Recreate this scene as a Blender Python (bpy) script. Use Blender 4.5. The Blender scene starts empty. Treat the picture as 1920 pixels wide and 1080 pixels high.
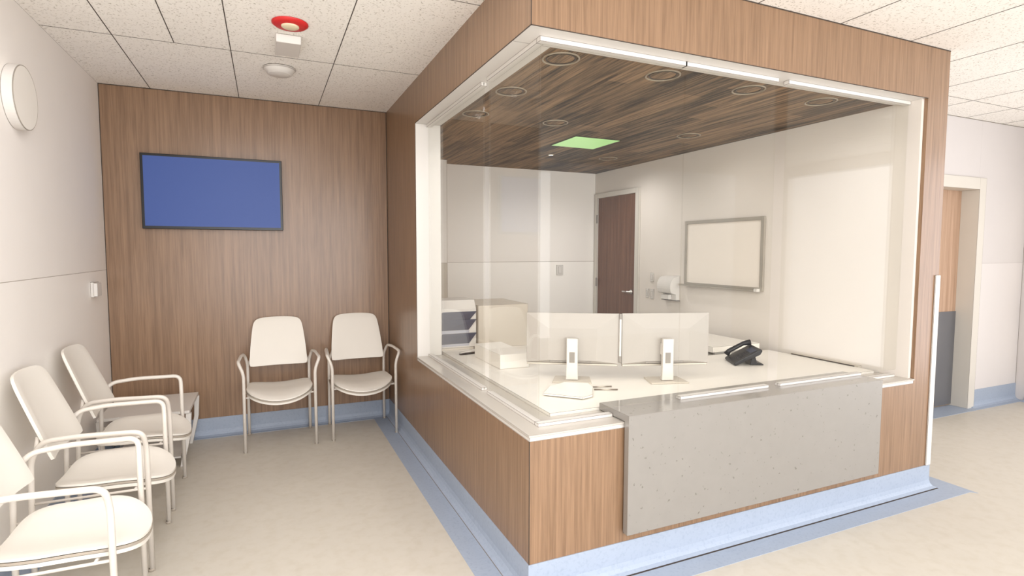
import bpy, math, random
from math import sin, cos, pi, radians
from mathutils import Vector, Matrix
random.seed(4)
scene = bpy.context.scene
COL = scene.collection

# ------------------------------------------------------------------ camera
F_PX = 1039.3168
YAW, PITCH, ROLL = 0.4176, 0.0676, 0.0021
fwd = Vector((sin(YAW)*cos(PITCH), cos(YAW)*cos(PITCH), -sin(PITCH)))
rt = Vector((cos(YAW), -sin(YAW), 0.0))
upv = rt.cross(fwd)
r2 = rt*cos(ROLL) + upv*sin(ROLL)
u2 = -rt*sin(ROLL) + upv*cos(ROLL)
cam = bpy.data.cameras.new('camera')
cam.sensor_width = 36.0
cam.lens = F_PX/1920*36.0
cam.clip_start = 0.05
camo = bpy.data.objects.new('camera', cam)
COL.objects.link(camo)
mw = Matrix((r2, u2, -fwd)).transposed().to_4x4()
mw.translation = Vector((-1.0193, -2.1081, 1.525))
camo.matrix_world = mw
scene.camera = camo

# ------------------------------------------------------------------ world and exposure
world = bpy.data.worlds.new('world'); scene.world = world
world.use_nodes = True
bg = world.node_tree.nodes['Background']
bg.inputs['Color'].default_value = (0.97, 0.975, 1.0, 1)
bg.inputs['Strength'].default_value = 1.0
vs = scene.view_settings
vs.view_transform = 'Standard'; vs.look = 'None'; vs.gamma = 1.0
vs.use_curve_mapping = False
vs.exposure = 0.84
scene.cycles.max_bounces = 10
scene.cycles.diffuse_bounces = 6
scene.cycles.transparent_max_bounces = 16
scene.cycles.sample_clamp_indirect = 8.0
scene.cycles.caustics_reflective = False
scene.cycles.caustics_refractive = False
scene.cycles.use_denoising = True

def area_light(name, loc, sx, sy, power, color=(1, 0.95, 0.88), rot=(0, 0, 0)):
    l = bpy.data.lights.new(name, 'AREA'); l.shape = 'RECTANGLE'
    l.size = sx; l.size_y = sy; l.energy = power; l.color = color
    o = bpy.data.objects.new(name, l); COL.objects.link(o)
    o.location = loc; o.rotation_euler = rot
    return o
# unseen fill added behind the viewer; right-hand daylight read from the column's sheen
area_light('window_daylight_rear', (0.3, -4.55, 1.45), 4.6, 2.3, 100, (0.985, 0.985, 1.0), (radians(90), 0, 0))
area_light('window_daylight_right', (6.0, -2.0, 1.32), 2.5, 3.1, 25, (0.99, 0.965, 1.0), (0, radians(90), 0))
# added fill lights, out of view: above and behind the viewer, over the corridor
for (x, y, p) in [(-1.1, 0.15, 10), (-1.1, -1.4, 13), (-1.1, -3.0, 12), (4.7, -0.6, 1.0)]:
    area_light('troffer_light', (x, y, 2.757-0.01), 1.15, 0.9, p, (0.985, 0.98, 1.0))
# lamps of the ring downlights in the booth
for (x, y) in [(0.305, 0.302), (0.918, 0.303), (1.535, 0.311), (2.14, 0.313), (0.308, 0.902), (0.302, 1.484), (0.92, 1.495), (2.104, 1.447), (2.142, 2.65), (1.521, 2.697)]:
    l = bpy.data.lights.new('downlight_lamp', 'SPOT'); l.energy = (3.6 if y < 1 else 4.5) if y < 2 else 10.0; l.color = (1.0, 0.975, 0.98)
    l.spot_size = radians(165); l.spot_blend = 0.9; l.shadow_soft_size = 0.02
    o = bpy.data.objects.new('downlight_lamp', l); COL.objects.link(o); o.location = (x, y, 2.435)

# ------------------------------------------------------------------ materials
def lin(c):
    return tuple(((v/255)/12.92 if v/255 <= 0.04045 else (((v/255)+0.055)/1.055)**2.4) for v in c) + (1,)
def newmat(name, rough=0.5, spec=0.5, coat=0.0, coat_rough=0.1, metal=0.0):
    m = bpy.data.materials.new(name); m.use_nodes = True
    nt = m.node_tree; b = nt.nodes['Principled BSDF']
    b.inputs['Roughness'].default_value = rough
    b.inputs['Specular IOR Level'].default_value = spec
    b.inputs['Metallic'].default_value = metal
    b.inputs['Coat Weight'].default_value = coat
    b.inputs['Coat Roughness'].default_value = coat_rough
    return m, nt, b
def nd(nt, t, **kw):
    n = nt.nodes.new(t)
    for k, v in kw.items():
        if k in n.inputs: n.inputs[k].default_value = v
        else: setattr(n, k, v)
    return n
def finish(nt, b, col, ink=0.0, radius=0.006, inkcol=(95, 82, 70)):
    """col: socket or colour; ink draws the thin pen line every edge carries in this sketch-styled place"""
    if not hasattr(col, 'links'):
        rgb = nd(nt, 'ShaderNodeRGB'); rgb.outputs[0].default_value = col; col = rgb.outputs[0]
    if ink > 0:
        bv = nd(nt, 'ShaderNodeBevel'); bv.samples = 8; bv.inputs['Radius'].default_value = radius
        g = nd(nt, 'ShaderNodeNewGeometry')
        d = nd(nt, 'ShaderNodeVectorMath', operation='DOT_PRODUCT')
        nt.links.new(bv.outputs[0], d.inputs[0]); nt.links.new(g.outputs['True Normal'], d.inputs[1])
        mr = nd(nt, 'ShaderNodeMapRange'); mr.inputs['From Min'].default_value = 0.985; mr.inputs['From Max'].default_value = 0.90
        mr.inputs['To Min'].default_value = 0; mr.inputs['To Max'].default_value = ink
        nt.links.new(d.outputs['Value'], mr.inputs['Value'])
        mx = nd(nt, 'ShaderNodeMix', data_type='RGBA')
        nt.links.new(mr.outputs[0], mx.inputs[0]); nt.links.new(col, mx.inputs[6]); mx.inputs[7].default_value = lin(inkcol)
        col = mx.outputs[2]
    nt.links.new(col, b.inputs['Base Color'])
def plain(name, c, rough=0.5, ink=0.0, spec=0.4, **kw):
    m, nt, b = newmat(name, rough, spec, **kw)
    tc = nd(nt, 'ShaderNodeTexCoord'); n = nd(nt, 'ShaderNodeTexNoise', Scale=6.0, Detail=3.0)
    nt.links.new(tc.outputs['Object'], n.inputs['Vector'])
    r = nd(nt, 'ShaderNodeMix', data_type='RGBA')
    a = lin(c); r.inputs[6].default_value = tuple(v*0.985 for v in a[:3])+(1,); r.inputs[7].default_value = tuple(min(1, v*1.015) for v in a[:3])+(1,)
    nt.links.new(n.outputs[0], r.inputs[0])
    finish(nt, b, r.outputs[2], ink)
    return m
def wood(name, dark, light, scale=(38, 38, 1.3), rough=0.45, coat=0.0, coat_rough=0.2, boards=None, ink=0.0, spec=0.4, fine=1.0):
    m, nt, b = newmat(name, rough, spec, coat, coat_rough)
    tc = nd(nt, 'ShaderNodeTexCoord')
    mp = nd(nt, 'ShaderNodeMapping'); mp.inputs['Scale'].default_value = scale
    nt.links.new(tc.outputs['Object'], mp.inputs[0])
    n1 = nd(nt, 'ShaderNodeTexNoise', Scale=1.0, Detail=5.0, Roughness=0.65, Distortion=0.25)
    nt.links.new(mp.outputs[0], n1.inputs['Vector'])
    mp2 = nd(nt, 'ShaderNodeMapping'); mp2.inputs['Scale'].default_value = tuple(s*4*fine if s > 5 else s*2 for s in scale)
    nt.links.new(tc.outputs['Object'], mp2.inputs[0])
    n2 = nd(nt, 'ShaderNodeTexNoise', Scale=1.0, Detail=3.0, Roughness=0.5)
    nt.links.new(mp2.outputs[0], n2.inputs['Vector'])
    ad = nd(nt, 'ShaderNodeMath', operation='ADD')
    ml = nd(nt, 'ShaderNodeMath', operation='MULTIPLY'); ml.inputs[1].default_value = 0.45
    nt.links.new(n2.outputs[0], ml.inputs[0]); nt.links.new(n1.outputs[0], ad.inputs[0]); nt.links.new(ml.outputs[0], ad.inputs[1])
    val = ad.outputs[0]
    if boards:
        # planks: own tone for each board of the given width, running along y
        sp = nd(nt, 'ShaderNodeSeparateXYZ'); nt.links.new(tc.outputs['Object'], sp.inputs[0])
        dv = nd(nt, 'ShaderNodeMath', operation='DIVIDE'); dv.inputs[1].default_value = boards
        nt.links.new(sp.outputs['X'], dv.inputs[0])
        fl = nd(nt, 'ShaderNodeMath', operation='FLOOR'); nt.links.new(dv.outputs[0], fl.inputs[0])
        dy = nd(nt, 'ShaderNodeMath', operation='DIVIDE'); dy.inputs[1].default_value = 1.1
        nt.links.new(sp.outputs['Y'], dy.inputs[0])
        wa = nd(nt, 'ShaderNodeTexWhiteNoise', noise_dimensions='1D'); nt.links.new(fl.outputs[0], wa.inputs['W'])
        ay = nd(nt, 'ShaderNodeMath', operation='ADD'); nt.links.new(dy.outputs[0], ay.inputs[0]); nt.links.new(wa.outputs[0], ay.inputs[1])
        fy = nd(nt, 'ShaderNodeMath', operation='FLOOR'); nt.links.new(ay.outputs[0], fy.inputs[0])
        cb = nd(nt, 'ShaderNodeCombineXYZ'); nt.links.new(fl.outputs[0], cb.inputs[0]); nt.links.new(fy.outputs[0], cb.inputs[1])
        wn = nd(nt, 'ShaderNodeTexWhiteNoise', noise_dimensions='2D'); nt.links.new(cb.outputs[0], wn.inputs['Vector'])
        m3 = nd(nt, 'ShaderNodeMath', operation='MULTIPLY_ADD'); m3.inputs[1].default_value = 0.22
        nt.links.new(wn.outputs[0], m3.inputs[0]); nt.links.new(val, m3.inputs[2])
        val = m3.outputs[0]
    mr = nd(nt, 'ShaderNodeMapRange'); mr.inputs['From Min'].default_value = 0.68 if boards else 0.45; mr.inputs['From Max'].default_value = 1.02 if boards else 1.03
    nt.links.new(val, mr.inputs['Value'])
    mx = nd(nt, 'ShaderNodeMix', data_type='RGBA'); mx.inputs[6].default_value = lin(dark); mx.inputs[7].default_value = lin(light)
    nt.links.new(mr.outputs[0], mx.inputs[0])
    finish(nt, b, mx.outputs[2], ink, inkcol=(60, 40, 28))
    return m
def speckle(name, base, spot, scale, lo, hi, rough=0.8, spec=0.3, ink=0.0, scale2=None, **kw):
    m, nt, b = newmat(name, rough, spec, **kw)
    tc = nd(nt, 'ShaderNodeTexCoord')
    n = nd(nt, 'ShaderNodeTexNoise', Scale=scale, Detail=2.0, Roughness=0.6)
    nt.links.new(tc.outputs['Object'], n.inputs['Vector'])
    mr = nd(nt, 'ShaderNodeMapRange'); mr.inputs['From Min'].default_value = lo; mr.inputs['From Max'].default_value = hi
    nt.links.new(n.outputs[0], mr.inputs['Value'])
    fac = mr.outputs[0]
    n2 = nd(nt, 'ShaderNodeTexNoise', Scale=scale2 or 2.0, Detail=4.0)
    nt.links.new(tc.outputs['Object'], n2.inputs['Vector'])
    bb = nd(nt, 'ShaderNodeMix', data_type='RGBA')
    a = lin(base); bb.inputs[6].default_value = tuple(v*0.95 for v in a[:3])+(1,); bb.inputs[7].default_value = tuple(min(1, v*1.05) for v in a[:3])+(1,)
    nt.links.new(n2.outputs[0], bb.inputs[0])
    mx = nd(nt, 'ShaderNodeMix', data_type='RGBA'); mx.inputs[7].default_value = lin(spot)
    nt.links.new(bb.outputs[2], mx.inputs[6]); nt.links.new(fac, mx.inputs[0])
    finish(nt, b, mx.outputs[2], ink)
    return m
def emis(name, c, strength):
    m, nt, b = newmat(name, 0.3)
    b.inputs['Base Color'].default_value = lin(c)
    b.inputs['Emission Color'].default_value = lin(c); b.inputs['Emission Strength'].default_value = strength
    return m
def glass(name, tint=(0.985, 0.985, 0.972)):
    m = bpy.data.materials.new(name); m.use_nodes = True
    nt = m.node_tree
    for n in list(nt.nodes): nt.nodes.remove(n)
    out = nd(nt, 'ShaderNodeOutputMaterial'); t = nd(nt, 'ShaderNodeBsdfTransparent'); g = nd(nt, 'ShaderNodeBsdfGlossy')
    t.inputs[0].default_value = tint+(1,); g.inputs['Roughness'].default_value = 0.0
    fr = nd(nt, 'ShaderNodeFresnel'); 
    ge = nd(nt, 'ShaderNodeNewGeometry'); mi = nd(nt, 'ShaderNodeMapRange')
    mi.inputs['To Min'].default_value = 1.27; mi.inputs['To Max'].default_value = 1/1.27
    nt.links.new(ge.outputs['Backfacing'], mi.inputs['Value']); nt.links.new(mi.outputs[0], fr.inputs[0])
    mx = nd(nt, 'ShaderNodeMixShader')
    nt.links.new(fr.outputs[0], mx.inputs[0]); nt.links.new(t.outputs[0], mx.inputs[1]); nt.links.new(g.outputs[0], mx.inputs[2])
    nt.links.new(mx.outputs[0], out.inputs[0])
    return m

INK = 0.85
M = {}
M['wall'] = plain('wall_paint', (240, 235, 230), 0.7, INK)
M['wall_low'] = plain('wall_panel', (246, 242, 237), 0.45, 0.0)
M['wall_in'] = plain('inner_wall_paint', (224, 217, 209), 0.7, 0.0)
M['wall_cor'] = plain('corridor_paint', (205, 200, 198), 0.7, INK)  # same wall paint, darkened to offset the strong light on the far walls
M['wall_cor_low'] = plain('corridor_panel', (212, 207, 205), 0.5)  # lower panel, toned down in colour against the same strong light
M['white'] = plain('white_trim', (218, 214, 209), 0.4, INK)
M['frame'] = plain('door_frame_paint', (208, 203, 194), 0.45, INK)
M['chair'] = plain('chair_shell', (228, 223, 214), 0.5, 0.0)
M['tube'] = plain('chair_tube', (214, 207, 198), 0.3, 0.0, spec=0.6)
M['seam'] = plain('seam_grey', (168, 158, 145), 0.6, 0.0)
M['wood'] = wood('walnut_panel', (108, 81, 58), (155, 123, 95), scale=(60, 60, 1.7), coat=0.5, coat_rough=0.22)
M['door_wood'] = wood('door_veneer', (84, 52, 36), (130, 90, 66), scale=(30, 30, 1.0), fine=0.8)
M['door_oak'] = wood('pale_door_veneer', (160, 128, 104), (196, 166, 142), scale=(26, 26, 1.0))
M['plank'] = wood('ceiling_plank', (44, 34, 26), (150, 122, 94), scale=(34, 1.6, 34), boards=0.14, rough=0.6)
M['tile'] = speckle('ceiling_tile', (248, 245, 240), (184, 178, 168), 85, 0.57, 0.72, 0.9, 0.1)
M['floor'] = speckle('vinyl_floor', (197, 191, 180), (191, 184, 171), 16, 0.45, 0.75, 0.45, 0.4, scale2=5.0)
M['blue'] = speckle('blue_vinyl', (158, 169, 186), (149, 160, 178), 60, 0.5, 0.75, 0.5, 0.4, ink=0.0, scale2=8)
M['stone'] = speckle('quartz', (135, 131, 126), (104, 99, 92), 42, 0.66, 0.72, 0.35, 0.5, ink=0.4, scale2=14, coat=1.0, coat_rough=0.06)
M['stone_sill'] = plain('grey_solid_surface', (190, 184, 175), 0.18, 0.5, spec=0.6)
M['desk'] = plain('desk_laminate', (240, 236, 229), 0.4, INK)
M['grey_box'] = plain('grey_plastic', (206, 198, 186), 0.5, INK)
M['monitor'] = plain('monitor_back', (212, 204, 194), 0.5, 0.0)
M['mid_grey'] = plain('mid_grey', (140, 134, 128), 0.5)
M['metal'] = plain('brushed_metal', (176, 170, 160), 0.35, 0.5, metal=0.3)
M['chrome'] = plain('chrome', (205, 200, 195), 0.2, metal=0.9)
M['black'] = plain('black_plastic', (22, 22, 28), 0.35)
M['navy'] = plain('navy_plastic', (62, 68, 88), 0.5)
M['paleblue'] = plain('pale_blue_plastic', (178, 180, 192), 0.5)
M['keys'] = plain('dark_keys', (48, 46, 50), 0.5)
M['screen'] = plain('blue_screen_glass', (70, 90, 150), 0.3)
M['tvscreen'] = emis('lit_blue_screen', (66, 84, 138), 0.2); M['tvscreen'].node_tree.nodes['Principled BSDF'].inputs['Specular IOR Level'].default_value = 0.12
M['bezel'] = plain('black_bezel', (10, 10, 12), 0.3)
M['red'] = plain('red_plastic', (206, 44, 44), 0.4)
M['cream'] = plain('cream_plastic', (232, 220, 190), 0.5)
M['kick'] = plain('kick_plate', (112, 112, 116), 0.35, metal=0.3)
M['seamline'] = plain('panel_seam', (190, 181, 170), 0.7)
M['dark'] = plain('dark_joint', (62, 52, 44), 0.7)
M['joint'] = plain('grey_joint', (128, 120, 110), 0.7)
M['tilejoint'] = plain('tile_joint', (70, 62, 55), 0.8)
M['green'] = emis('green_diffuser', (150, 196, 128), 0.45)
M['warmlamp'] = emis('warm_lamp', (255, 235, 200), 4.0)
M['board'] = plain('whiteboard_face', (238, 230, 220), 0.25)
M['glass'] = glass('pane_glass')

# ------------------------------------------------------------------ mesh helpers
class MB:
    def __init__(s): s.v = []; s.f = []; s.m = []; s.sm = []
    def add(s, vs_, fs, mat=0, smooth=False, mats=None):
        n = len(s.v); s.v += [tuple(p) for p in vs_]
        for i, f in enumerate(fs):
            s.f.append([n+k for k in f]); s.m.append(mats[i] if mats else mat); s.sm.append(smooth)
    def box(s, x0, x1, y0, y1, z0, z1, mat=0, faces=None, xf=None):
        p = [(x, y, z) for x in (x0, x1) for y in (y0, y1) for z in (z0, z1)]
        if xf: p = [xf @ Vector(q) for q in p]
        fs = [(0, 1, 3, 2), (4, 6, 7, 5), (0, 4, 5, 1), (2, 3, 7, 6), (0, 2, 6, 4), (1, 5, 7, 3)]  # -x +x -y +y -z +z
        k = ['-x', '+x', '-y', '+y', '-z', '+z']
        s.add(p, fs, mats=[(faces or {}).get(q, mat) for q in k])
    def prism(s, poly, a, b, axis='z', mat=0, smooth=False, xf=None):
        """poly in the two other axes (x,y | y,z | x,z), counter-clockwise; extruded from a to b along axis"""
        def P(q, t):
            p = {'z': (q[0], q[1], t), 'x': (t, q[0], q[1]), 'y': (q[0], t, q[1])}[axis]
            return xf @ Vector(p) if xf else p
        n = len(poly)
        vv = [P(q, a) for q in poly]+[P(q, b) for q in poly]
        fs = [tuple(reversed(range(n))), tuple(range(n, 2*n))]
        s.add(vv, fs, mat)
        s.f_side(vv, n, mat, smooth)
    def f_side(s, vv, n, mat, smooth):
        s.add(vv, [(i, (i+1) % n, n+(i+1) % n, n+i) for i in range(n)], mat, smooth)
    def tube(s, pts, r, seg=10, mat=0, bend=0.0, cap=True):
        pts = [Vector(p) for p in pts]
        if bend > 0:
            out = [pts[0]]
            for i in range(1, len(pts)-1):
                a, b, c = pts[i-1], pts[i], pts[i+1]
                d1 = (a-b); d2 = (c-b)
                t = min(bend, d1.length*0.49, d2.length*0.49)
                p0 = b+d1.normalized()*t; p2 = b+d2.normalized()*t
                for k in range(7):
                    u = k/6; out.append(p0*(1-u)**2+b*2*u*(1-u)+p2*u*u)
            out.append(pts[-1]); pts = out
        rings = []
        prev = None
        for i, p in enumerate(pts):
            if i == 0: t = pts[1]-pts[0]
            elif i == len(pts)-1: t = pts[-1]-pts[-2]
            else: t = (pts[i+1]-pts[i]).normalized()+(pts[i]-pts[i-1]).normalized()
            t.normalize()
            if prev is None:
                a = Vector((0, 0, 1)) if abs(t.z) < 0.9 else Vector((1, 0, 0))
                nrm = t.cross(a).normalized()
            else:
                nrm = (prev-t*prev.dot(t)).normalized()
            prev = nrm; bn = t.cross(nrm)
            rr = r[i] if isinstance(r, (list, tuple)) else r
            rings.append([p+(nrm*cos(2*pi*k/seg)+bn*sin(2*pi*k/seg))*rr for k in range(seg)])
        vv = [q for rg in rings for q in rg]
        fs = []
        for i in range(len(rings)-1):
            for k in range(seg):
                fs.append((i*seg+k, i*seg+(k+1) % seg, (i+1)*seg+(k+1) % seg, (i+1)*seg+k))
        s.add(vv, fs, mat, True)
        if cap:
            s.add(rings[0], [tuple(reversed(range(seg)))], mat); s.add(rings[-1], [tuple(range(seg))], mat)
    def lathe(s, prof, seg=40, mat=0, xf=None, smooth=True):
        """prof: list of (radius, height) about local z"""
        vv = []
        for (rr, h) in prof:
            for k in range(seg):
                p = Vector((rr*cos(2*pi*k/seg), rr*sin(2*pi*k/seg), h)); vv.append(xf @ p if xf else p)
        fs = []
        for i in range(len(prof)-1):
            for k in range(seg):
                fs.append((i*seg+k, i*seg+(k+1) % seg, (i+1)*seg+(k+1) % seg, (i+1)*seg+k))
        s.add(vv, fs, mat, smooth)
    def build(s, name, mats, parent=None, bevel=0.0, bseg=2, world=False, weld=True, recalc=True):
        me = bpy.data.meshes.new(name)
        me.from_pydata(s.v, [], s.f)
        if not isinstance(mats, (list, tuple)): mats = [mats]
        for m in mats: me.materials.append(m)
        me.polygons.foreach_set('material_index', s.m)
        me.polygons.foreach_set('use_smooth', s.sm)
        import bmesh
        bm = bmesh.new(); bm.from_mesh(me)
        if weld: bmesh.ops.remove_doubles(bm, verts=bm.verts, dist=1e-5)
        if recalc: bmesh.ops.recalc_face_normals(bm, faces=bm.faces)
        bm.to_mesh(me); bm.free()
        o = bpy.data.objects.new(name, me); COL.objects.link(o)
        if parent: o.parent = parent
        if bevel:
            md = o.modifiers.new('bevel', 'BEVEL'); md.width = bevel; md.segments = bseg; md.limit_method = 'ANGLE'; md.angle_limit = radians(40)
            md.harden_normals = False
        return o
def bx(x0, x1, y0, y1, z0, z1, mat=0, faces=None):
    m = MB(); m.box(x0, x1, y0, y1, z0, z1, mat, faces); return m
def struct(o): o['kind'] = 'structure'; return o
def tag(o, label, cat, group=None):
    o['label'] = label; o['category'] = cat
    if group: o['group'] = group
    return o
def empty(name, loc, rz=0.0, label=None, cat=None, group=None):
    o = bpy.data.objects.new(name, None); COL.objects.link(o)
    o.location = loc; o.rotation_euler = (0, 0, rz); o.empty_display_size = 0.1
    if label: tag(o, label, cat, group)
    return o
def copy_tree(o, parent=None):
    c = o.copy(); COL.objects.link(c); c.parent = parent
    for ch in list(o.children): copy_tree(ch, c)
    return c

# ------------------------------------------------------------------ dimensions
XL = -2.126      # left wall
YT = 2.976       # television wall
ZC = 2.757       # ceiling
ZT = 2.448       # head of the reception opening
ZS = 0.700       # top of the low wall
YB = 1.933       # back end of the side opening
XA = 2.668       # right end of the front opening
XR = 2.869       # outer right side of the booth
XW = 2.645       # inner right wall
YW = 3.662       # inner back wall
TH = 0.19        # wall thickness
YF = 0.955       # far wall beside the booth
XF = 6.05        # far right wall

# ------------------------------------------------------------------ floor and ceiling
struct(bx(-2.4, 6.4, -6.0, 3.95, -0.12, 0).build('floor', M['floor']))
m = bx(-2.4, 6.4, -4.6, 3.95, ZC, ZC+0.12)
# tile joints as narrow recessed-looking strips
def strip(m, x0, x1, y0, y1): m.box(x0, x1, y0, y1, ZC-0.0012, ZC, 1)
W_ = 0.0024
xs = [-1.795+0.61*k for k in range(0, 14)]
for x in xs:
    if x < 2.9: strip(m, x-W_, x+W_, -4.6, YT if x < 0 else 0)
    else: strip(m, x-W_, x+W_, -4.6, YF)
strip(m, -1.487-W_, -1.487+W_, -0.6, 1.815)
for k, y in enumerate([1.815, 0.595, -0.625, -1.845, -3.065, -4.285]):
    w2 = 0.0018
    if y > 0.0:
        strip(m, XL, 0.0, y-w2, y+w2)
        if y < YF: strip(m, XR, XF, y-w2, y+w2)
    else: strip(m, XL, XF, y-w2, y+w2)
struct(m.build('ceiling', [M['tile'], M['tilejoint']], weld=False))

# ------------------------------------------------------------------ walls of the waiting area
ZL = 1.373
m = MB()
m.box(XL-0.12, XL, -4.6, YT, ZL, ZC, 0)
m.box(XL-0.12, XL, -4.6, YT, 0, ZL-0.0025, 1)
m.box(XL-0.12, XL-0.002, -4.6, YT, ZL-0.0025, ZL, 2)
struct(m.build('wall_left', [M['wall'], M['wall_low'], M['seamline']], weld=False))
m = MB()
m.box(XL-0.12, 0.0, YT, YT+0.1, 0.0, ZC, 0)
m.box(XL+0.0, 0.0, YT-0.0015, YT, ZC-0.006, ZC, 1)
m.box(-0.006, 0.0, YT-0.0015, YT, 0.15, ZC, 1)
m.box(XL, XL+0.005, YT-0.0015, YT, 0.15, ZC, 1)
struct(m.build('wall_television', [M['wood'], M['dark']], weld=False))

# ------------------------------------------------------------------ reception booth shell
# left side: low wall, header, full-height piece
W, P, D = 0, 1, 2
m = MB()
m.box(0, TH, TH, YB, 0, ZS, P, {'-x': W})
m.box(0, TH, TH, YB, ZT, ZC, P, {'-x': W})
m.box(0, TH, YB, YW+0.1, 0, ZC, P, {'-x': W})
m.box(-0.0012, 0, 0.0, YB, ZT-0.001, ZT+0.004, D)       # drawn dark line under header
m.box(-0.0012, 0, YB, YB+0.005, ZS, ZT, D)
struct(m.build('wall_reception_left', [M['wood'], M['white'], M['dark']], weld=False))
m = MB()
m.box(0, XA, 0, TH, 0, ZS, P, {'-y': W, '-x': W})
m.box(0, XW, 0, TH, ZT, ZC, P, {'-y': W, '-x': W})
m.box(XW, XR, 0, 0.028, ZT, ZC, W)
m.box(XA, XR, 0, 0.028, 0, ZT, W)
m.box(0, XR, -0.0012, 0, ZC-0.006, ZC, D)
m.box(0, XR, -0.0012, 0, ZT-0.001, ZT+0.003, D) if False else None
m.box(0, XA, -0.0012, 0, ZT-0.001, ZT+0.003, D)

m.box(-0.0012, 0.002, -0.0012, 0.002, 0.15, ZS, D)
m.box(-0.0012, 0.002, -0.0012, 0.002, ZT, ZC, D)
struct(m.build('wall_reception_front', [M['wood'], M['white'], M['dark']], weld=False))
m = MB()
m.box(XW, XR, 0.028, YW+0.1, 0, ZC, 0)
m.box(XW, XA-0.0005, 0.0215, 0.028, ZS, ZT, 0)
struct(m.build('wall_reception_right', [M['wall_in']], weld=False))
m = MB()
ZM = 1.395
m.box(TH, XW, YW, YW+0.1, ZM, ZC, 0); m.box(TH, XW, YW, YW+0.1, 0, ZM, 1)
m.box(TH, XW, YW-0.001, YW, ZM-0.002, ZM+0.002, 2)
m.box(XW-0.006, XW, YW-0.001, YW, 0, ZT, 2)
m.box(TH, 0.70, 3.42, YW, ZM, ZC, 0); m.box(TH, 0.70, 3.42, YW, 0, ZM, 3)
m.box(0.697, 0.701, 3.419, 3.42, 0, ZT, 2)
struct(m.build('wall_reception_back', [M['wall'], M['wall_low'], M['seamline'], M['mid_grey'] if False else M['grey_box']], weld=False))
struct(bx(TH, XW, TH, YW, ZT, ZT+0.06).build('ceiling_reception', M['plank']))

# far wall beside the booth, with a recessed door
DX0, DX1, DZ = 4.30, 5.19, 2.13
m = MB()
for (a, b) in ((XR, DX0), (DX1, XF)):
    m.box(a, b, YF, YF+0.25, 1.41, ZC, 0); m.box(a, b, YF, YF+0.25, 0, 1.41, 1)
m.box(DX0, DX1, YF, YF+0.25, DZ, ZC, 0)
m.box(XR, XF, YF-0.001, YF, ZC-0.005, ZC, 2)
m.box(XF-0.005, XF, YF-0.001, YF, 0.15, ZC, 2)
struct(m.build('wall_far', [M['wall_cor'], M['wall_cor_low'], M['joint']], weld=False))
# right wall: a plain piece with a door, then a broad glazed opening
m = MB()
m.box(XF, XF+0.12, -0.35, YF+0.25, 0, ZC, 0)
m.box(XF, XF+0.12, -4.6, -3.6, 0, ZC, 0)
m.box(XF, XF+0.12, -3.6, -0.35, 2.62, ZC, 0)
struct(m.build('wall_right', [M['wall_cor']], weld=False))

# ------------------------------------------------------------------ coved blue bases
def cove(out):  # profile (distance from wall, z)
    return [(0, 0.15), (0.004, 0.15), (0.005, 0.05), (0.010, 0.028), (0.020, 0.012), (0.042, 0.003), (out, 0.002), (out, 0.0), (0, 0.0)]
def cove_run(m, p0, p1, n, out, z=0.15, miter0=0, miter1=0, mat=0):
    p0 = Vector(p0); p1 = Vector(p1); n = Vector(n); d = (p1-p0).normalized()
    prof = [(a, b*(z/0.15) if b > 0.1 else b) for a, b in cove(out)]
    A = [(p0+n*a-d*a*miter0) for a, b in prof]; B = [(p1+n*a+d*a*miter1) for a, b in prof]
    k = len(prof)
    vv = [(q.x, q.y, prof[i][1]) for i, q in enumerate(A)]+[(q.x, q.y, prof[i][1]) for i, q in enumerate(B)]
    m.add(vv, [(i, (i+1) % k, k+(i+1) % k, k+i) for i in range(k)]+[tuple(range(k)), tuple(reversed(range(k, 2*k)))], mat)
m = MB(); cove_run(m, (0, YT), (0, 0), (-1, 0), 0.16, miter1=1)
m.box(-0.044, -0.0405, 0, YT, 0.0025, 0.004, 1)
struct(m.build('baseboard_reception_left', [M['blue'], M['joint']], weld=False))
m = MB(); cove_run(m, (0, 0), (XR, 0), (0, -1), 0.16, miter0=1, miter1=1)
m.box(-0.04, XR+0.03, -0.048, -0.0400, 0.0022, 0.0048, 1)
struct(m.build('baseboard_reception_front', [M['blue'], M['dark']], weld=False))
m = MB(); cove_run(m, (XR, 0), (XR, YF-0.07), (1, 0), 0.19, miter0=1)
struct(m.build('baseboard_reception_right', M['blue'], weld=False))
m = MB(); cove_run(m, (XL+0.005, YT), (-0.006, YT), (0, -1), 0.075)
struct(m.build('baseboard_television', M['blue'], weld=False))
m = MB(); cove_run(m, (XL, -4.6), (XL, YT-0.08), (1, 0), 0.08)
struct(m.build('baseboard_left', M['blue'], weld=False))
m = MB(); cove_run(m, (DX1+0.05, YF), (XF, YF), (0, -1), 0.085, z=0.17)
m.box(XR+0.2, DX1+0.05, YF-0.085, YF+0.0, 0.0, 0.002, 0); m.box(DX0, DX1, YF, YF+0.13, 0.0, 0.002, 0)
struct(m.build('baseboard_far', M['blue'], weld=False))
m = MB(); cove_run(m, (XF, YF-0.085), (XF, -0.35), (-1, 0), 0.085, z=0.17)
struct(m.build('baseboard_right', M['blue'], weld=False))

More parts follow.
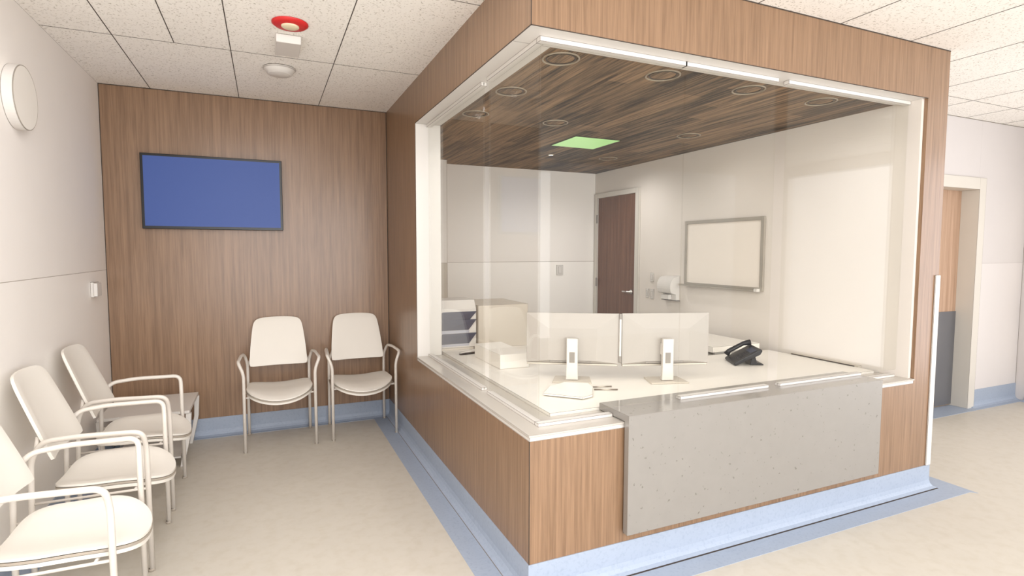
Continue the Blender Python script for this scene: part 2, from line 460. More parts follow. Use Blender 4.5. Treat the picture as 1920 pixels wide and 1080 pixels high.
# ------------------------------------------------------------------ doors
# pale oak door with kick plate in the far wall
d = struct(empty('door_1', ((DX0+DX1)/2, YF, 0)))
def kid(mb, name, mats, parent, **kw):
    o = mb.build(name, mats, None, **kw)
    o.parent = parent
    o.matrix_parent_inverse = Matrix.Translation(-Vector(parent.location)) if parent.rotation_euler.z == 0 else parent.matrix_basis.inverted()
    return o
kid(bx(DX0+0.02, DX1-0.02, YF+0.13, YF+0.175, 0.01, DZ-0.02), 'door_leaf', M['door_oak'], d)
kid(bx(DX0+0.02, DX1-0.02, YF+0.124, YF+0.13, 0.015, 0.94), 'kick_plate', M['kick'], d)
m = MB()
m.box(DX0-0.09, DX0+0.02, YF-0.02, YF+0.2, 0, DZ+0.09, 0)
m.box(DX1-0.02, DX1+0.085, YF-0.02, YF+0.2, 0, DZ+0.09, 0)
m.box(DX0+0.02, DX1-0.02, YF-0.02, YF+0.2, DZ-0.02, DZ+0.09, 0)
kid(m, 'door_frame', M['frame'], d)
# walnut door inside the booth
DY0, DY1, DZ2 = 2.835, 3.575, 2.145
d = struct(empty('door_2', (XW, (DY0+DY1)/2, 0)))
kid(bx(XW-0.012, XW-0.002, DY0, DY1+0.01, 0.01, DZ2), 'door_leaf', M['door_wood'], d)
m = MB()
m.box(XW-0.028, XW-0.001, DY0-0.062, DY0, 0, DZ2+0.055, 0)
m.box(XW-0.028, XW-0.001, DY1, DY1+0.062, 0, DZ2+0.055, 0)
m.box(XW-0.028, XW-0.001, DY0, DY1, DZ2, DZ2+0.055, 0)
kid(m, 'door_frame', M['frame'], d)
m = MB()
m.lathe([(0.0, 0.0), (0.026, 0.0), (0.026, 0.01), (0.011, 0.012), (0.011, 0.045), (0, 0.045)], 20, xf=Matrix.Translation((XW-0.012, 2.90, 1.075)) @ Matrix.Rotation(radians(-90), 4, 'Y'))
m.tube([(XW-0.052, 2.895, 1.075), (XW-0.052, 3.01, 1.075), (XW-0.04, 3.025, 1.075)], 0.0095, 10, bend=0.01)
kid(m, 'door_handle', M['chrome'], d)
for z in (0.35, 1.15, 1.9):
    kid(bx(XW-0.036, XW-0.028, DY1-0.012, DY1+0.012, z-0.05, z+0.05), 'hinge', M['mid_grey'], d)
# door in the far right wall: only its edge and lever enter the picture
d = struct(empty('door_3', (XF, 0.42, 0)))
kid(bx(XF-0.012, XF-0.001, 0.02, 0.86, 0.18, 2.1), 'door_leaf', M['wall_low'], d)
m = MB()
m.lathe([(0.0, 0.0), (0.027, 0.0), (0.027, 0.012), (0.011, 0.014), (0.011, 0.05), (0, 0.05)], 20, xf=Matrix.Translation((XF-0.012, 0.80, 0.93)) @ Matrix.Rotation(radians(-90), 4, 'Y'))
m.tube([(XF-0.058, 0.815, 0.93), (XF-0.058, 0.68, 0.93)], 0.01, 10)
m.box(XF-0.018, XF-0.012, 0.775, 0.825, 0.84, 0.885)
kid(m, 'door_handle', M['chrome'], d)

# ------------------------------------------------------------------ corner guard
tag(bx(XR-0.045, XR+0.006, -0.008, 0.0).build if False else (lambda mb: mb.build('corner_guard', M['white']))(
    (lambda mb: (mb.box(XR-0.042, XR+0.006, -0.008, -0.0015, 0.15, 1.375), mb.box(XR+0.0005, XR+0.006, -0.0015, 0.05, 0.15, 1.375), mb)[2])(MB())),
    'white corner guard strip on the outer right corner of the wood-clad booth', 'corner guard')

# ------------------------------------------------------------------ sill of the reception opening
def lpoly(o, t, x1, y1):  # L plan: outer offset o, inner t
    return [(o, o), (x1, o), (x1, t), (t, t), (t, y1), (o, y1)]
m = MB(); m.prism(lpoly(0.002, 0.2, XA, YB), ZS, ZS+0.020, 'z')
sill = m.build('counter_sill', M['white'])
tag(sill, 'L-shaped grey and white sill capping the low wood wall under the glass', 'countertop')
m = MB(); m.prism(lpoly(-0.006, 0.204, XA-0.002, YB-0.002), ZS+0.020, ZS+0.030, 'z')
m.build('sill_cap', M['stone_sill'], sill)
ZSP = ZS+0.030

# ------------------------------------------------------------------ stone counter
SX0, SX1, SY0, SZ = 0.484, 2.292, -0.046, 0.768
m = MB(); m.prism([(SY0, 0.20), (-0.012, 0.20), (-0.012, ZSP+0.004), (0.203, ZSP+0.004), (0.203, SZ), (SY0, SZ)], SX0, SX1, 'x')
tag(m.build('transaction_counter', M['stone'], bevel=0.0012, bseg=1), 'speckled grey stone counter folding down over the wood front of the booth', 'counter')

# ------------------------------------------------------------------ glass panes with channels
def pane(n, axis, a, b, segs_bottom, top=True, zbot=None):
    w = struct(empty('window_%d' % n, (((a+b)/2, 0.1, ZSP) if axis == 'x' else (0.1, (a+b)/2, ZSP))))
    g = MB(); z0 = zbot or ZSP+0.005
    if axis == 'x': g.box(a, b, 0.095, 0.105, z0, ZT-0.004)
    else: g.box(0.095, 0.105, a, b, z0, ZT-0.004)
    kid(g, 'pane', M['glass'], w)
    c = MB()
    if axis == 'x': c.box(a-0.012, b, 0.083, 0.117, ZT-0.022, ZT-0.0005)
    else: c.box(0.083, 0.117, a, b, ZT-0.022, ZT-0.0005)
    kid(c, 'top_channel', M['white'], w)
    for (p, q, z) in segs_bottom:
        c = MB()
        if axis == 'x': c.box(p, q, 0.083, 0.117, z, z+0.016)
        else: c.box(0.083, 0.117, p, q, z, z+0.016)
        kid(c, 'bottom_channel', M['white'], w)
pane(1, 'y', 0.80, YB-0.004, [(0.80, YB-0.004, ZSP)])
pane(2, 'y', 0.118, 0.715, [(0.118, 0.715, ZSP)])
pane(3, 'x', 0.095, 0.888, [(0.083, SX0-0.002, ZSP)], zbot=SZ+0.004)
pane(4, 'x', 0.892, 1.512, [(0.892, 1.512, SZ)], zbot=SZ+0.005)
pane(5, 'x', 1.598, XW-0.004, [(1.598, SX1-0.001, SZ), (SX1+0.003, XW-0.03, ZSP)], zbot=SZ+0.005)

# ------------------------------------------------------------------ desk
ZD = 0.745
desk = empty('reception_desk', (0.6, 0.6, 0), 0, 'long white L-shaped desk behind the glass of the booth', 'desk')
m = MB(); m.prism([(0.208, 0.207), (2.602, 0.207), (2.602, 1.045), (1.25, 1.045), (1.02, 1.30), (1.02, 2.75), (0.208, 2.75)], ZD-0.028, ZD, 'z')
kid(m, 'desktop', M['desk'], desk)
kid(bx(2.604, XW-0.002, 0.32, 0.84, ZD-0.026, ZD+0.008), 'cable_rail', M['grey_box'], desk)
kid(bx(2.598, 2.6035, 0.34, 0.83, ZD+0.0005, ZD+0.007), 'rail_slot', M['dark'], desk)
for (a, b, c, e) in ((2.2, 2.23, 0.25, 1.0), (1.2, 1.23, 0.25, 1.0), (0.25, 0.98, 1.6, 1.63), (0.25, 0.98, 2.7, 2.73)):
    kid(bx(a, b, c, e, 0, ZD-0.028), 'support_panel', M['desk'], desk)

# low cabinet behind the desk against the right wall
lc = empty('low_cabinet', (2.29, 1.48, 0), 0, 'white low cabinet behind the black telephone, under the whiteboard wall', 'cabinet')
kid(bx(2.09, 2.52, 1.09, 1.90, 0.0, 0.755), 'body', M['white'], lc)
kid(bx(2.045, 2.53, 1.065, 1.92, 0.757, 0.800), 'top', M['desk'], lc)
kid(bx(2.084, 2.09, 1.1, 1.89, 0.735, 0.752), 'slot', M['mid_grey'], lc)

# ------------------------------------------------------------------ monitors
def monitor(name_label, p0, p1, base, z0, z1):
    p0 = Vector((*p0, 0)); p1 = Vector((*p1, 0)); d = (p1-p0).normalized(); n = Vector((d.y, -d.x, 0))  # towards the viewer
    if n.y > 0: n = -n
    ang = math.atan2(d.y, d.x); L = (p1-p0).length
    ZQ = ZD+0.0008; root = empty('computer_monitor', (base[0], base[1], ZQ), ang, name_label, 'monitor')
    xf = Matrix.Rotation(-ang, 4, 'Z') @ Matrix.Translation(-Vector((base[0], base[1], ZD)))
    q = xf @ Vector((p0.x, p0.y, 0)); x0 = q.x; yy = q.y; zz0 = z0-ZD; zz1 = z1-ZD
    # back shell: bulges slightly behind the screen, with four sloped facets
    m = MB(); i = 0.10
    V = [(x0, yy, zz0+0.012), (x0+L, yy, zz0+0.012), (x0+L, yy, zz1), (x0, yy, zz1),
         (x0+L*0.24, yy-0.022, zz0+0.03), (x0+L*0.76, yy-0.022, zz0+0.03), (x0+L*0.76, yy-0.022, zz1-0.09), (x0+L*0.24, yy-0.022, zz1-0.09)]
    m.add(V, [(0, 1, 5, 4), (1, 2, 6, 5), (2, 3, 7, 6), (3, 0, 4, 7), (4, 5, 6, 7)], 0)
    m.box(x0, x0+L, yy, yy+0.016, zz0+0.012, zz1, 0)
    m.build('back_shell', M['monitor_ink'], root, weld=False, recalc=True)
    bx(x0+0.01, x0+L-0.01, yy+0.0165, yy+0.018, zz0+0.02, zz1-0.01).build('screen', M['black'], root)
    bx(x0+0.002, x0+L*0.985, yy-0.004, yy+0.012, zz0, zz0+0.0115).build('bottom_bezel', M['grey_box'], root)
    bx(x0+L*0.26, x0+L*0.70, yy-0.0235, yy-0.0205, zz0+0.020, zz0+0.029).build('port_strip', M['mid_grey'], root)
    # stand: upright with cable slot on a flat plate
    w = 0.036; yb = yy-0.058; hh = 0.26
    m = MB(); m.prism([(-w, 0.012), (w, 0.012), (w*0.92, 0.09), (w*0.92, hh), (-w*0.92, hh), (-w*0.92, 0.09)], yb-0.014, yb+0.010, 'y')
    m.box(-0.03, 0.03, yb+0.010, yy-0.021, hh-0.10, hh-0.03)
    m.build('stand', M['stand_white'], root)
    bx(-0.017, 0.015, yb-0.0155, yb-0.0142, 0.115, 0.178).build('cable_slot', M['mid_grey'], root)
    m = MB(); m.prism([(-0.115, yb-0.055), (0.115, yb-0.055), (0.105, yb+0.105), (-0.105, yb+0.105)], 0, 0.009, 'z')
    m.build('stand_base', M['base_grey'], root, bevel=0.002)
    return root, x0, L, yy, zz0, zz1
M['monitor_ink'] = plain('monitor_shell', (172, 166, 160), 0.5, 0.35)
M['stand_white'] = plain('stand_white', (212, 207, 201), 0.4, 0.6)
M['base_grey'] = plain('stand_grey', (204, 196, 184), 0.4, 0.4)
A = monitor('left computer monitor seen from behind, beside the white box on the desk', (0.425, 0.925), (0.902, 0.640), (0.640, 0.742), 0.833, 1.148)
B = monitor('right computer monitor seen from behind, nearer the black telephone', (0.918, 0.632), (1.432, 0.466), (1.150, 0.505), 0.833, 1.150)
# light grip along the meeting edges of the two screens
rt_, x0, L, yy, z0, z1 = A
bx(x0+L+0.0005, x0+L+0.014, yy-0.012, yy+0.0, z0+0.06, z1-0.03).build('edge_strip', M['white'], rt_)
bx(x0+L+0.0005, x0+L+0.015, yy-0.013, yy+0.002, z1-0.03, z1).build('end_clip', M['mid_grey'], rt_)
bx(x0+L+0.0005, x0+L+0.015, yy-0.013, yy+0.002, z0+0.024, z0+0.06).build('end_clip', M['mid_grey'], rt_)

# ------------------------------------------------------------------ things on the desk
tag(bx(0.366, 0.578, 1.205, 1.69, ZD+0.0005, ZD+0.098).build('storage_box', M['desk'], bevel=0.004), 'long white lidded box lying on the desk left of the monitors', 'box')
tag(bx(0.505, 0.940, 1.985, 2.53, ZD+0.0005, 1.090).build('equipment_box', M['grey_box']), 'plain grey cabinet-like box standing at the rear left of the desk', 'box')
# paper sorter with three dark trays
so = empty('paper_sorter', (0.345, 2.1, ZD), 0, 'white paper sorter with dark blue slanted trays at the left jamb', 'paper sorter')
m = MB()
m.prism([(1.995, ZD+0.02), (2.28, ZD+0.02), (2.28, 1.135), (2.04, 1.135), (1.995, 1.065)], 0.205, 0.492, 'x')
kid(m, 'body', M['white'], so)
kid(bx(0.205, 0.470, 1.993, 2.27, ZD+0.001, ZD+0.0195), 'plinth', M['grey_box'], so)
kid(bx(0.468, 0.488, 1.990, 2.02, ZD+0.001, ZD+0.0195), 'foot', M['mid_grey'], so)
def tray(z0, z1, xa, xb, pb=None):
    t = MB(); y = 1.994
    V = [(0.207, y, z1-0.01), (0.215, y-0.001, z1), (xb, y-0.012, z1), (xa, y-0.0015, z0), (0.207, y-0.0015, z0)]
    Vb = [(v[0], 1.9945, v[2]) for v in V]
    t.add(V+Vb, [(0, 4, 3, 2, 1), (5, 6, 7, 8, 9), (0, 1, 6, 5), (1, 2, 7, 6), (2, 3, 8, 7), (3, 4, 9, 8), (4, 0, 5, 9)], 0)
    kid(t, 'tray', M['navy'], so)
tray(0.984, 1.046, 0.440, 0.491)
tray(0.902, 0.984, 0.428, 0.491)
tray(0.795, 0.876, 0.432, 0.491)
kid(bx(0.207, 0.432, 1.9925, 1.9948, 0.878, 0.900), 'tray_lip', M['paleblue'], so)
kid(bx(0.207, 0.432, 1.9925, 1.9948, 0.776, 0.793), 'tray_lip', M['paleblue'], so)

# stapler
st = empty('stapler', (0.36, 1.80, ZD), radians(8), 'small white and black stapler between the paper sorter and the white box', 'stapler')
m = MB(); m.prism([(-0.075, 0.001), (0.07, 0.001), (0.07, 0.014), (-0.075, 0.007)], -0.013, 0.013, 'y'); m.build('base', M['black'], st)
m = MB(); m.prism([(-0.08, 0.012), (0.06, 0.020), (0.068, 0.030), (0.04, 0.037), (-0.07, 0.024)], -0.012, 0.012, 'y'); m.build('arm', M['white'], st, bevel=0.003)

# white angular pad with pens
dp = empty('desk_pad', (0.50, 0.52, ZD), 0, 'flat white angular pad on the desk before the left monitor stand', 'desk pad')
m = MB()
top = [(0.322, 0.503, 0.010), (0.475, 0.345, 0.010), (0.545, 0.365, 0.012), (0.632, 0.494, 0.016), (0.648, 0.575, 0.020), (0.530, 0.640, 0.022), (0.415, 0.600, 0.020)]
n = len(top)
vv = [(a-0.5, b-0.52, c+0.006) for a, b, c in top]+[(a-0.5, b-0.52, 0.006 if i < 3 else 0.001) for i, (a, b, c) in enumerate(top)]
m.add(vv, [tuple(range(n)), tuple(reversed(range(n, 2*n)))]+[(i, n+i, n+(i+1) % n, (i+1) % n) for i in range(n)], 0)
m.build('pad', M['desk'], dp)
m = MB(); m.prism([(-0.16, -0.012), (-0.025, -0.150), (0.05, -0.13), (0.11, -0.02), (0.02, 0.06), (-0.07, 0.06)], 0.0005, 0.0055, 'z'); m.build('foot', M['mid_grey'], dp)
for k, (y, x0) in enumerate(((-0.02, 0.142), (0.035, 0.152))):
    pn = tag((lambda t: (t.tube([(x0+0.5, 0.52+y, ZD+0.005), (x0+0.62, 0.52+y-0.055+0.02*k, ZD+0.005)], 0.004, 8), t)[1])(MB()).build('pen', M['grey_box']),
             ['slim pale pen lying right of the white pad, nearer the stone counter', 'slim pale pen lying right of the white pad, nearer the monitor base'][k], 'pen', 'pens beside the white pad')

# black telephone
ph = empty('desk_telephone', (2.0, 0.737, ZD), radians(-29), 'black desk telephone propped up on the desk right of the monitors', 'telephone')
# local: x from the low front edge to the raised rear edge
m = MB()
prof = [(-0.085, 0.004), (-0.070, 0.001), (0.085, 0.078), (0.100, 0.105), (0.088, 0.118), (-0.075, 0.026), (-0.086, 0.016)]
m.prism(prof, -0.11, 0.11, 'y'); m.build('body', M['black'], ph, bevel=0.006, bseg=3)
m = MB(); m.prism([(0.03, 0.001), (0.12, 0.001), (0.118, 0.010), (0.075, 0.020), (0.062, 0.070), (0.045, 0.062)], -0.075, 0.075, 'y'); m.build('stand', M['black'], ph, bevel=0.002)
xf = Matrix.Translation((-0.075, 0, 0.026)) @ Matrix.Rotation(-radians(29.4), 4, 'Y')
hs = MB()
hs.tube([xf @ Vector((-0.002, 0.075, 0.022)), xf @ Vector((0.03, 0.075, 0.036)), xf @ Vector((0.14, 0.075, 0.036)), xf @ Vector((0.185, 0.075, 0.020))], [0.022, 0.016, 0.015, 0.022], 12)
hs.build('handset', M['black'], ph)
k_ = MB()
for i in range(4):
    for j in range(3): k_.box(0.025+i*0.022, 0.040+i*0.022, -0.075+j*0.028, -0.055+j*0.028, 0.0, 0.003, xf=xf)
k_.build('keypad', M['keys'], ph)
kk = MB(); kk.box(0.12, 0.165, -0.085, 0.03, 0.0, 0.002, xf=xf); kk.build('display', M['navy'], ph)

# ------------------------------------------------------------------ inner wall fittings
wb = empty('whiteboard', (XW, 1.6, 1.5), 0, 'framed blank whiteboard on the inner right wall of the booth', 'whiteboard')
y0, y1, z0, z1 = 1.143, 2.052, 1.200, 1.802
kid(bx(XW-0.014, XW-0.002, y0+0.02, y1-0.02, z0+0.02, z1-0.02), 'board', M['board'], wb)
m = MB()
m.box(XW-0.024, XW-0.001, y0, y0+0.028, z0, z1); m.box(XW-0.024, XW-0.001, y1-0.028, y1, z0, z1)
m.box(XW-0.024, XW-0.001, y0+0.028, y1-0.028, z0, z0+0.028); m.box(XW-0.024, XW-0.001, y0+0.028, y1-0.028, z1-0.028, z1)
kid(m, 'board_frame', M['metal'], wb)
kid(bx(XW-0.06, XW-0.024, y0+0.05, y1+0.03, z0-0.004, z0+0.010), 'marker_tray', M['metal'], wb)
kid(bx(XW-0.062, XW-0.022, y0+0.02, y0+0.05, z0-0.006, z0+0.022), 'tray_end', M['white'], wb)

dsp = empty('towel_dispenser', (XW, 2.24, 1.05), 0, 'white rounded hand dispenser on the wall between the door and the whiteboard', 'dispenser')
m = MB()  # dome shaped hood: side profile in (x,z) swept in y
prof = [(XW-0.002, 1.045), (XW-0.05, 1.045), (XW-0.05, 1.10)]
for k in range(11):
    a = radians(-35+125*k/10)
    prof.append((XW-0.045-0.075*cos(a), 1.175+0.10*sin(a)))
prof += [(XW-0.002, 1.283)]
m.prism([(a, b) for a, b in prof][::-1], 2.135, 2.335, 'y')
kid(m, 'hood', M['white'], dsp, bevel=0.003)
kid(bx(XW-0.095, XW-0.052, 2.19, 2.30, 1.052, 1.098), 'push_lever', M['white'], dsp, bevel=0.004)
kid(bx(XW-0.05, XW-0.002, 2.125, 2.345, 1.038, 1.044), 'base_plate', M['mid_grey'], dsp)

def wall_plate(name, label, cat, axis, c, w, h, t, sgn, group=None):
    """axis: wall normal axis; sgn: direction of the room"""
    x, y, z = c
    root = empty(name, c, 0, label, cat, group)
    if axis == 'x':
        a, b = sorted((x, x+sgn*t)); kid(bx(a, b, y-w/2, y+w/2, z-h/2, z+h/2), 'plate', M['white'], root)
        a, b = sorted((x+sgn*t, x+sgn*(t+0.006))); kid(bx(a, b, y-w*0.22, y+w*0.22, z-h*0.3, z+h*0.3), 'rocker', M['white'], root)
    else:
        a, b = sorted((y, y+sgn*t)); kid(bx(x-w/2, x+w/2, a, b, z-h/2, z+h/2), 'plate', M['mid_grey'] if False else M['white'], root)
        a, b = sorted((y+sgn*t, y+sgn*(t+0.006))); kid(bx(x-w*0.27, x+w*0.27, a, b, z-h*0.34, z+h*0.34), 'rocker', M['white'], root)
    return root
wall_plate('light_switch', 'white light switch on the back wall inside the booth, left of the walnut door', 'switch', 'y', (2.152, YW-0.001, 1.297), 0.085, 0.115, 0.014, -1)
wall_plate('light_switch', 'upper small white switch plate just right of the walnut door', 'switch', 'x', (XW-0.001, 2.552, 1.252), 0.05, 0.09, 0.010, -1, 'small plates beside the walnut door')
wall_plate('light_switch', 'lower left small white switch plate just right of the walnut door', 'switch', 'x', (XW-0.001, 2.625, 1.082), 0.045, 0.095, 0.010, -1, 'small plates beside the walnut door')
wall_plate('light_switch', 'lower right small white switch plate just right of the walnut door', 'switch', 'x', (XW-0.001, 2.545, 1.078), 0.05, 0.10, 0.010, -1, 'small plates beside the walnut door')
th = empty('wall_thermostat', (XL, 2.585, 1.247), 0, 'small white thermostat box on the left wall near the wood corner', 'thermostat')
kid(bx(XL+0.001, XL+0.022, 2.535, 2.650, 1.197, 1.300), 'plate', M['white'], th)
kid(bx(XL+0.022, XL+0.045, 2.515, 2.625, 1.203, 1.294), 'cover', M['white'], th, bevel=0.003)

# round white disc on the left wall
ck = empty('wall_disc', (XL, 1.41, 2.268), 0, 'large blank white round disc mounted high on the left wall', 'wall disc')
xf = Matrix.Translation((XL+0.001, 1.41, 2.268)) @ Matrix.Rotation(radians(90), 4, 'Y')
m = MB(); m.lathe([(0, 0), (0.155, 0), (0.155, 0.044), (0.150, 0.046)], 64, xf=xf); m.sm = [False]*len(m.sm)
kid(m, 'rim', M['rim'] if 'rim' in M else M['white'], ck)
m = MB(); m.lathe([(0.1545, 0.0455), (0.1545, 0.0468), (0.152, 0.0468), (0.152, 0.0455)], 64, xf=xf); kid(m, 'edge_line', M['seam'], ck)
m = MB(); m.lathe([(0.151, 0.0466), (0.0, 0.0466)], 64, xf=xf); kid(m, 'face', M['desk'], ck)

# television
tv = empty('television', (-1.378, YT, 1.97), 0, 'flat blue-lit television with black frame on the wood wall', 'television')
kid(bx(-1.873, -0.880, YT-0.062, YT-0.022, 1.686, 2.259), 'casing', M['bezel'], tv, bevel=0.003)
kid(bx(-1.854, -0.899, YT-0.0635, YT-0.0625, 1.708, 2.240), 'screen', M['tvscreen'], tv)
kid(bx(-1.55, -1.20, YT-0.022, YT-0.001, 1.80, 2.15), 'wall_mount', M['black'], tv)

# ------------------------------------------------------------------ waiting area ceiling devices
def T(x, y, z): return Matrix.Translation((x, y, z)) @ Matrix.Rotation(pi, 4, 'X')
al = empty('ceiling_alarm', (-0.866, 1.222, ZC), 0, 'round red alarm beacon on the ceiling tiles', 'alarm')
m = MB(); m.lathe([(0.094, 0.0), (0.094, 0.006), (0.080, 0.016), (0.046, 0.016)], 40, xf=T(-0.866, 1.222, ZC-0.0015)); kid(m, 'ring', M['red'], al)
m = MB(); m.lathe([(0.046, 0.013), (0.046, 0.02), (0.040, 0.024), (0, 0.024)], 40, xf=T(-0.866, 1.222, ZC-0.0015)); kid(m, 'lens', M['cream'], al)
m = MB(); m.prism([(1.395, ZC-0.002), (1.68, ZC-0.002), (1.68, 2.722), (1.41, 2.712)][::-1], -0.935, -0.800, 'x')
tag(m.build('ceiling_box', M['white'], bevel=0.002), 'small white rectangular device on the ceiling between the red beacon and the round detector', 'ceiling device')
m = MB(); m.lathe([(0, 0), (0.103, 0.0), (0.103, 0.008), (0.094, 0.016), (0.078, 0.040), (0.07, 0.044), (0, 0.046)], 40, xf=T(-0.902, 2.06, ZC-0.0015))
tag(m.build('smoke_detector', M['white']), 'round white smoke detector on the ceiling, nearest the wood television wall', 'smoke detector')

# ------------------------------------------------------------------ booth ceiling fixtures
def ring_light(x, y, label, lit=False):
    r = empty('downlight', (x, y, ZT), 0, label, 'ceiling light', 'round downlights in the plank ceiling')
    if lit:
        R_ = 0.03
        m = MB(); m.lathe([(R_, 0.0), (R_, 0.004), (R_-0.008, 0.005)], 32, xf=T(0, 0, -0.0005)); m.build('trim_ring', M['frame'], r)
        m = MB(); m.lathe([(R_-0.008, 0.003), (0, 0.003)], 32, xf=T(0, 0, -0.0005)); m.build('lens', M['warmlamp'], r)
        return r
    m = MB(); m.lathe([(0.092, 0.0), (0.092, 0.004), (0.087, 0.006), (0.084, 0.004), (0.084, 0.0)], 40, xf=T(0, 0, -0.0003)); m.build('outer_ring', M['ringlight'], r)
    m = MB(); m.lathe([(0.074, 0.0), (0.074, 0.003), (0.070, 0.004), (0.067, 0.003), (0.067, 0.0)], 40, xf=T(0, 0, -0.0003)); m.build('inner_ring', M['ringdark'], r)
    m = MB(); m.lathe([(0.066, 0.0005), (0, 0.0005)], 40, xf=T(0, 0, -0.0003)); m.build('lens', M['plank'], r)
    return r
M['ringlight'] = plain('ring_trim', (150, 138, 120), 0.3, spec=0.6)
M['ringdark'] = plain('ring_dark', (60, 50, 42), 0.4)
for (x, y, l) in [(0.305, 0.302, 'round ring downlight nearest the front corner of the booth ceiling'),
                  (0.918, 0.303, 'second ring downlight along the front glass, right of the corner one'),
                  (1.535, 0.311, 'third ring downlight along the front glass, above the gap'),
                  (2.140, 0.313, 'ring downlight at the far right end of the front row'),
                  (0.308, 0.902, 'ring downlight behind the corner one, along the side glass'),
                  (0.302, 1.484, 'ring downlight deepest along the side glass, by the left jamb'),
                  (0.920, 1.495, 'ring downlight left of the green square panel'),
                  (2.104, 1.447, 'ring downlight right of the green square panel'),
                  (2.142, 2.650, 'dim ring downlight deep in the booth, over the walnut door')]:
    ring_light(x, y, l)
ring_light(1.521, 2.697, 'tiny lit warm downlight behind the green square panel', True)
gp = empty('ceiling_panel', (1.505, 2.045, ZT), 0, 'square green light panel in the plank ceiling of the booth', 'ceiling light')
kid(bx(1.285, 1.725, 1.830, 2.262, ZT-0.004, ZT-0.0005), 'frame', M['dark'], gp)
kid(bx(1.293, 1.717, 1.838, 2.254, ZT-0.006, ZT-0.0042), 'diffuser', M['green'], gp)

# ------------------------------------------------------------------ side table
tb = empty('side_table', (-1.81, 2.585, 0), 0, 'low white side table in the corner between the chair rows', 'table')
kid(bx(-2.075, -1.535, 2.305, 2.865, 0.378, 0.400), 'tabletop', M['white'], tb, bevel=0.004)
kid(bx(-2.02, -1.60, 2.33, 2.84, 0.060, 0.075), 'lower_shelf', M['white'], tb)
for sx, X0, X1 in ((-1, -2.065, -2.045), (1, -1.545, -1.595)):
    for Y in (2.33, 2.84):
        m = MB(); w = 0.014
        V = []
        for z, xx, ww in ((0.378, X0, 0.018), (0.22, X0-0.006*sx, 0.016), (0.0, X1, 0.012)):
            V += [(xx-ww, Y-w, z), (xx+ww, Y-w, z), (xx+ww, Y+w, z), (xx-ww, Y+w, z)]
        fs = [(0, 1, 2, 3), (8, 11, 10, 9)]
        for i in (0, 4):
            for k in range(4): fs.append((i+k, i+4+k, i+4+(k+1) % 4, i+(k+1) % 4))
        m.add(V, fs, 0)
        kid(m, 'leg', M['white'], tb)

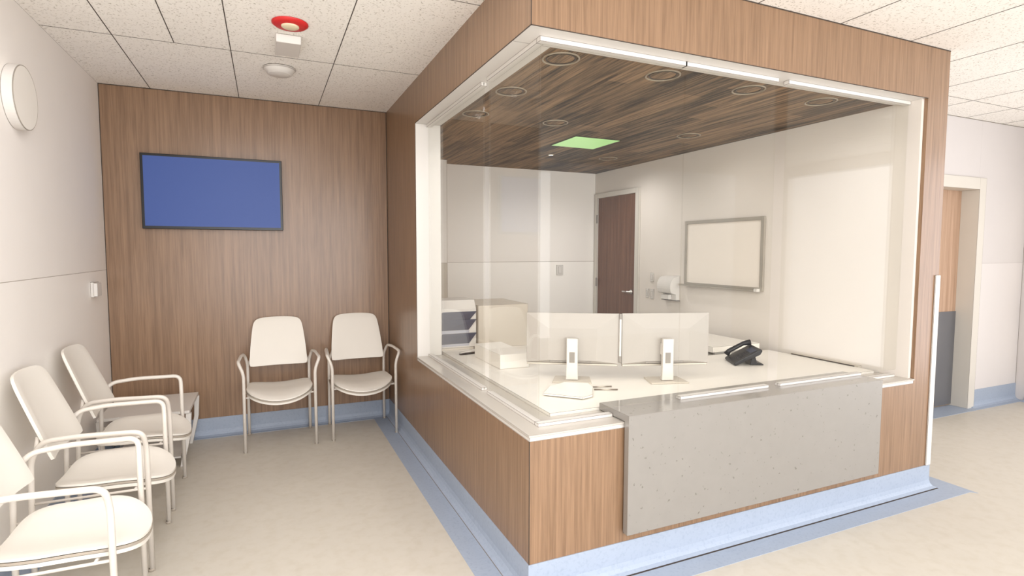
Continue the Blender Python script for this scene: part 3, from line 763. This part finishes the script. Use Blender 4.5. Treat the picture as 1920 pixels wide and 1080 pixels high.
# ------------------------------------------------------------------ chairs
def make_chair():
    root = empty('waiting_chair', (0, 0, 0), 0)
    for s in (-1, 1):
        m = MB()
        pts = [(s*0.253, -0.225, 0.0), (s*0.252, -0.222, 0.60), (s*0.288, -0.215, 0.688), (s*0.275, 0.03, 0.694), (s*0.258, 0.165, 0.682), (s*0.236, 0.212, 0.60), (s*0.236, 0.220, 0.30), (s*0.237, 0.222, 0.0)]
        m.tube(pts, 0.0117, 12, bend=0.042)
        m.build('arm_and_leg_tube', M['tube'], root)
        for (y, x) in ((-0.222, 0.253), (0.222, 0.237)):
            f = MB(); f.lathe([(0, 0.0005), (0.0135, 0.0005), (0.0142, 0.012), (0.0128, 0.014)], 14, xf=Matrix.Translation((s*x, y, 0)))
            f.build('foot_cap', M['seam'], root)
        st = MB(); st.tube([(s*0.252, -0.17, 0.405), (s*0.205, -0.17, 0.405)], 0.007, 8)
        st.tube([(s*0.252, -0.2225, 0.405), (s*0.252, -0.17, 0.405), (s*0.236, 0.218, 0.400)], 0.006, 8)
        st.build('side_rail', M['tube'], root)
        bk = MB(); bk.tube([(s*0.236, 0.214, 0.56), (s*0.215, 0.200, 0.63), (s*0.195, 0.195, 0.69)], 0.009, 8, bend=0.02)
        bk.build('back_bracket', M['tube'], root)
    # seat: saddle-curved pad over a thin shell
    def outline(u, v, grow=0.0):
        # u across, v front(-1)..rear(+1), superellipse square-to-round map
        e = 4.2
        den = (abs(u)**e+abs(v)**e)**(1/e)
        mx_ = max(abs(u), abs(v))
        k = mx_/den if den > 1e-6 else 1
        a = u*k; b = v*k
        hw = 0.246-0.020*(b*0.5+0.5)+grow
        return a*hw, b*(0.194+grow)-0.030-(0.075*(1-a*a)*(0.5-0.5*b)**2)
    def zsurf(x, y):
        f = max(0.0, -y-0.08)/0.15
        return 0.412+0.62*x*x-0.012*f*f + 0.012*max(0, y)/0.2
    def shell(zt_off, zb_off, grow, mat, name, nn=18):
        m = MB(); V = []; n1 = nn+1
        for side in (0, 1):
            for j in range(n1):
                for i in range(n1):
                    u = -1+2*i/nn; v = -1+2*j/nn
                    x, y = outline(u, v, grow)
                    edge = max(abs(u), abs(v))
                    rd = 0.008*max(0, (edge-0.85)/0.15)**2
                    z = zsurf(x, y)+(zt_off-rd if side == 0 else zb_off+rd*0.5)
                    V.append((x, y, z))
        fs = []
        for side in (0, 1):
            o = side*n1*n1
            for j in range(nn):
                for i in range(nn):
                    q = (o+j*n1+i, o+j*n1+i+1, o+(j+1)*n1+i+1, o+(j+1)*n1+i)
                    fs.append(q if side == 0 else q[::-1])
        ring = [j*0+i for i in range(n1)]+[j*n1+nn for j in range(1, n1)]+[nn*n1+i for i in range(nn-1, -1, -1)]+[j*n1 for j in range(nn-1, 0, -1)]
        k = len(ring)
        for i in range(k):
            a, b = ring[i], ring[(i+1) % k]
            fs.append((a, n1*n1+a, n1*n1+b, b))
        m.add(V, fs, 0, True)
        o = m.build(name, mat, root)
        md = o.modifiers.new('edge', 'EDGE_SPLIT'); md.split_angle = radians(50)
        return o
    shell(0.022, 0.0, 0.0, M['chair'], 'seat_pad')
    shell(-0.0005, -0.0025, 0.0012, M['seam'], 'piping')
    shell(-0.003, -0.030, -0.001, M['chair'], 'seat_shell')
    # backrest: tapered rounded shell leaning back, slightly dished
    m = MB(); nu, nv = 16, 16; V = []
    def bo(u, v, g=0.0):
        e = 8.5 if v > 0 else 26.0
        den = (abs(u)**e+abs(v)**e)**(1/e); mx_ = max(abs(u), abs(v)); k = mx_/den if den > 1e-6 else 1
        a = u*k; b = v*k
        t = b*0.5+0.5
        hw = 0.219-0.036*t**1.6-0.0*t
        z = 0.582+0.372*t+0.012*(1-a*a)*t
        y = 0.126+0.144*t+0.026*(1-a*a)
        return a*hw, y, z
    n1 = nu+1
    for side in (0, 1):
        for j in range(nv+1):
            for i in range(n1):
                u = -1+2*i/nu; v = -1+2*j/nv
                x, y, z = bo(u, v)
                e = max(abs(u), abs(v)); rd = 0.006*max(0, (e-0.85)/0.15)**2
                th_ = 0.024
                V.append((x, y+(rd if side == 0 else th_-rd), z-(0 if side == 0 else 0.004)))
    fs = []
    for side in (0, 1):
        o = side*n1*(nv+1)
        for j in range(nv):
            for i in range(nu):
                q = (o+j*n1+i, o+j*n1+i+1, o+(j+1)*n1+i+1, o+(j+1)*n1+i)
                fs.append(q if side == 0 else q[::-1])
    ring = [i for i in range(n1)]+[j*n1+nu for j in range(1, nv+1)]+[nv*n1+i for i in range(nu-1, -1, -1)]+[j*n1 for j in range(nv-1, 0, -1)]
    N = n1*(nv+1)
    for i in range(len(ring)):
        a, b = ring[i], ring[(i+1) % len(ring)]
        fs.append((a, N+a, N+b, b))
    m.add(V, fs, 0, True)
    o = m.build('backrest', M['chair'], root)
    md = o.modifiers.new('edge', 'EDGE_SPLIT'); md.split_angle = radians(50)
    return root
proto = make_chair()
spots = [(-0.942, 2.652, 0.0, 'white armchair left of its twin under the television wall', 'chairs against the television wall'),
         (-0.307, 2.668, 0.0, 'white armchair in the corner beside the wood-clad booth', 'chairs against the television wall'),
         (-1.775, 1.833, radians(90), 'white armchair on the left wall, next to the side table', 'chairs along the left wall'),
         (-1.775, 1.162, radians(90), 'white armchair on the left wall, middle one of the row', 'chairs along the left wall'),
         (-1.775, 0.495, radians(90), 'white armchair on the left wall, nearest and cut by the photo edge', 'chairs along the left wall')]
for i, (x, y, rz, lab, grp) in enumerate(spots):
    o = proto if i == 0 else copy_tree(proto)
    o.location = (x, y, 0); o.rotation_euler = (0, 0, rz)
    tag(o, lab, 'chair', grp)
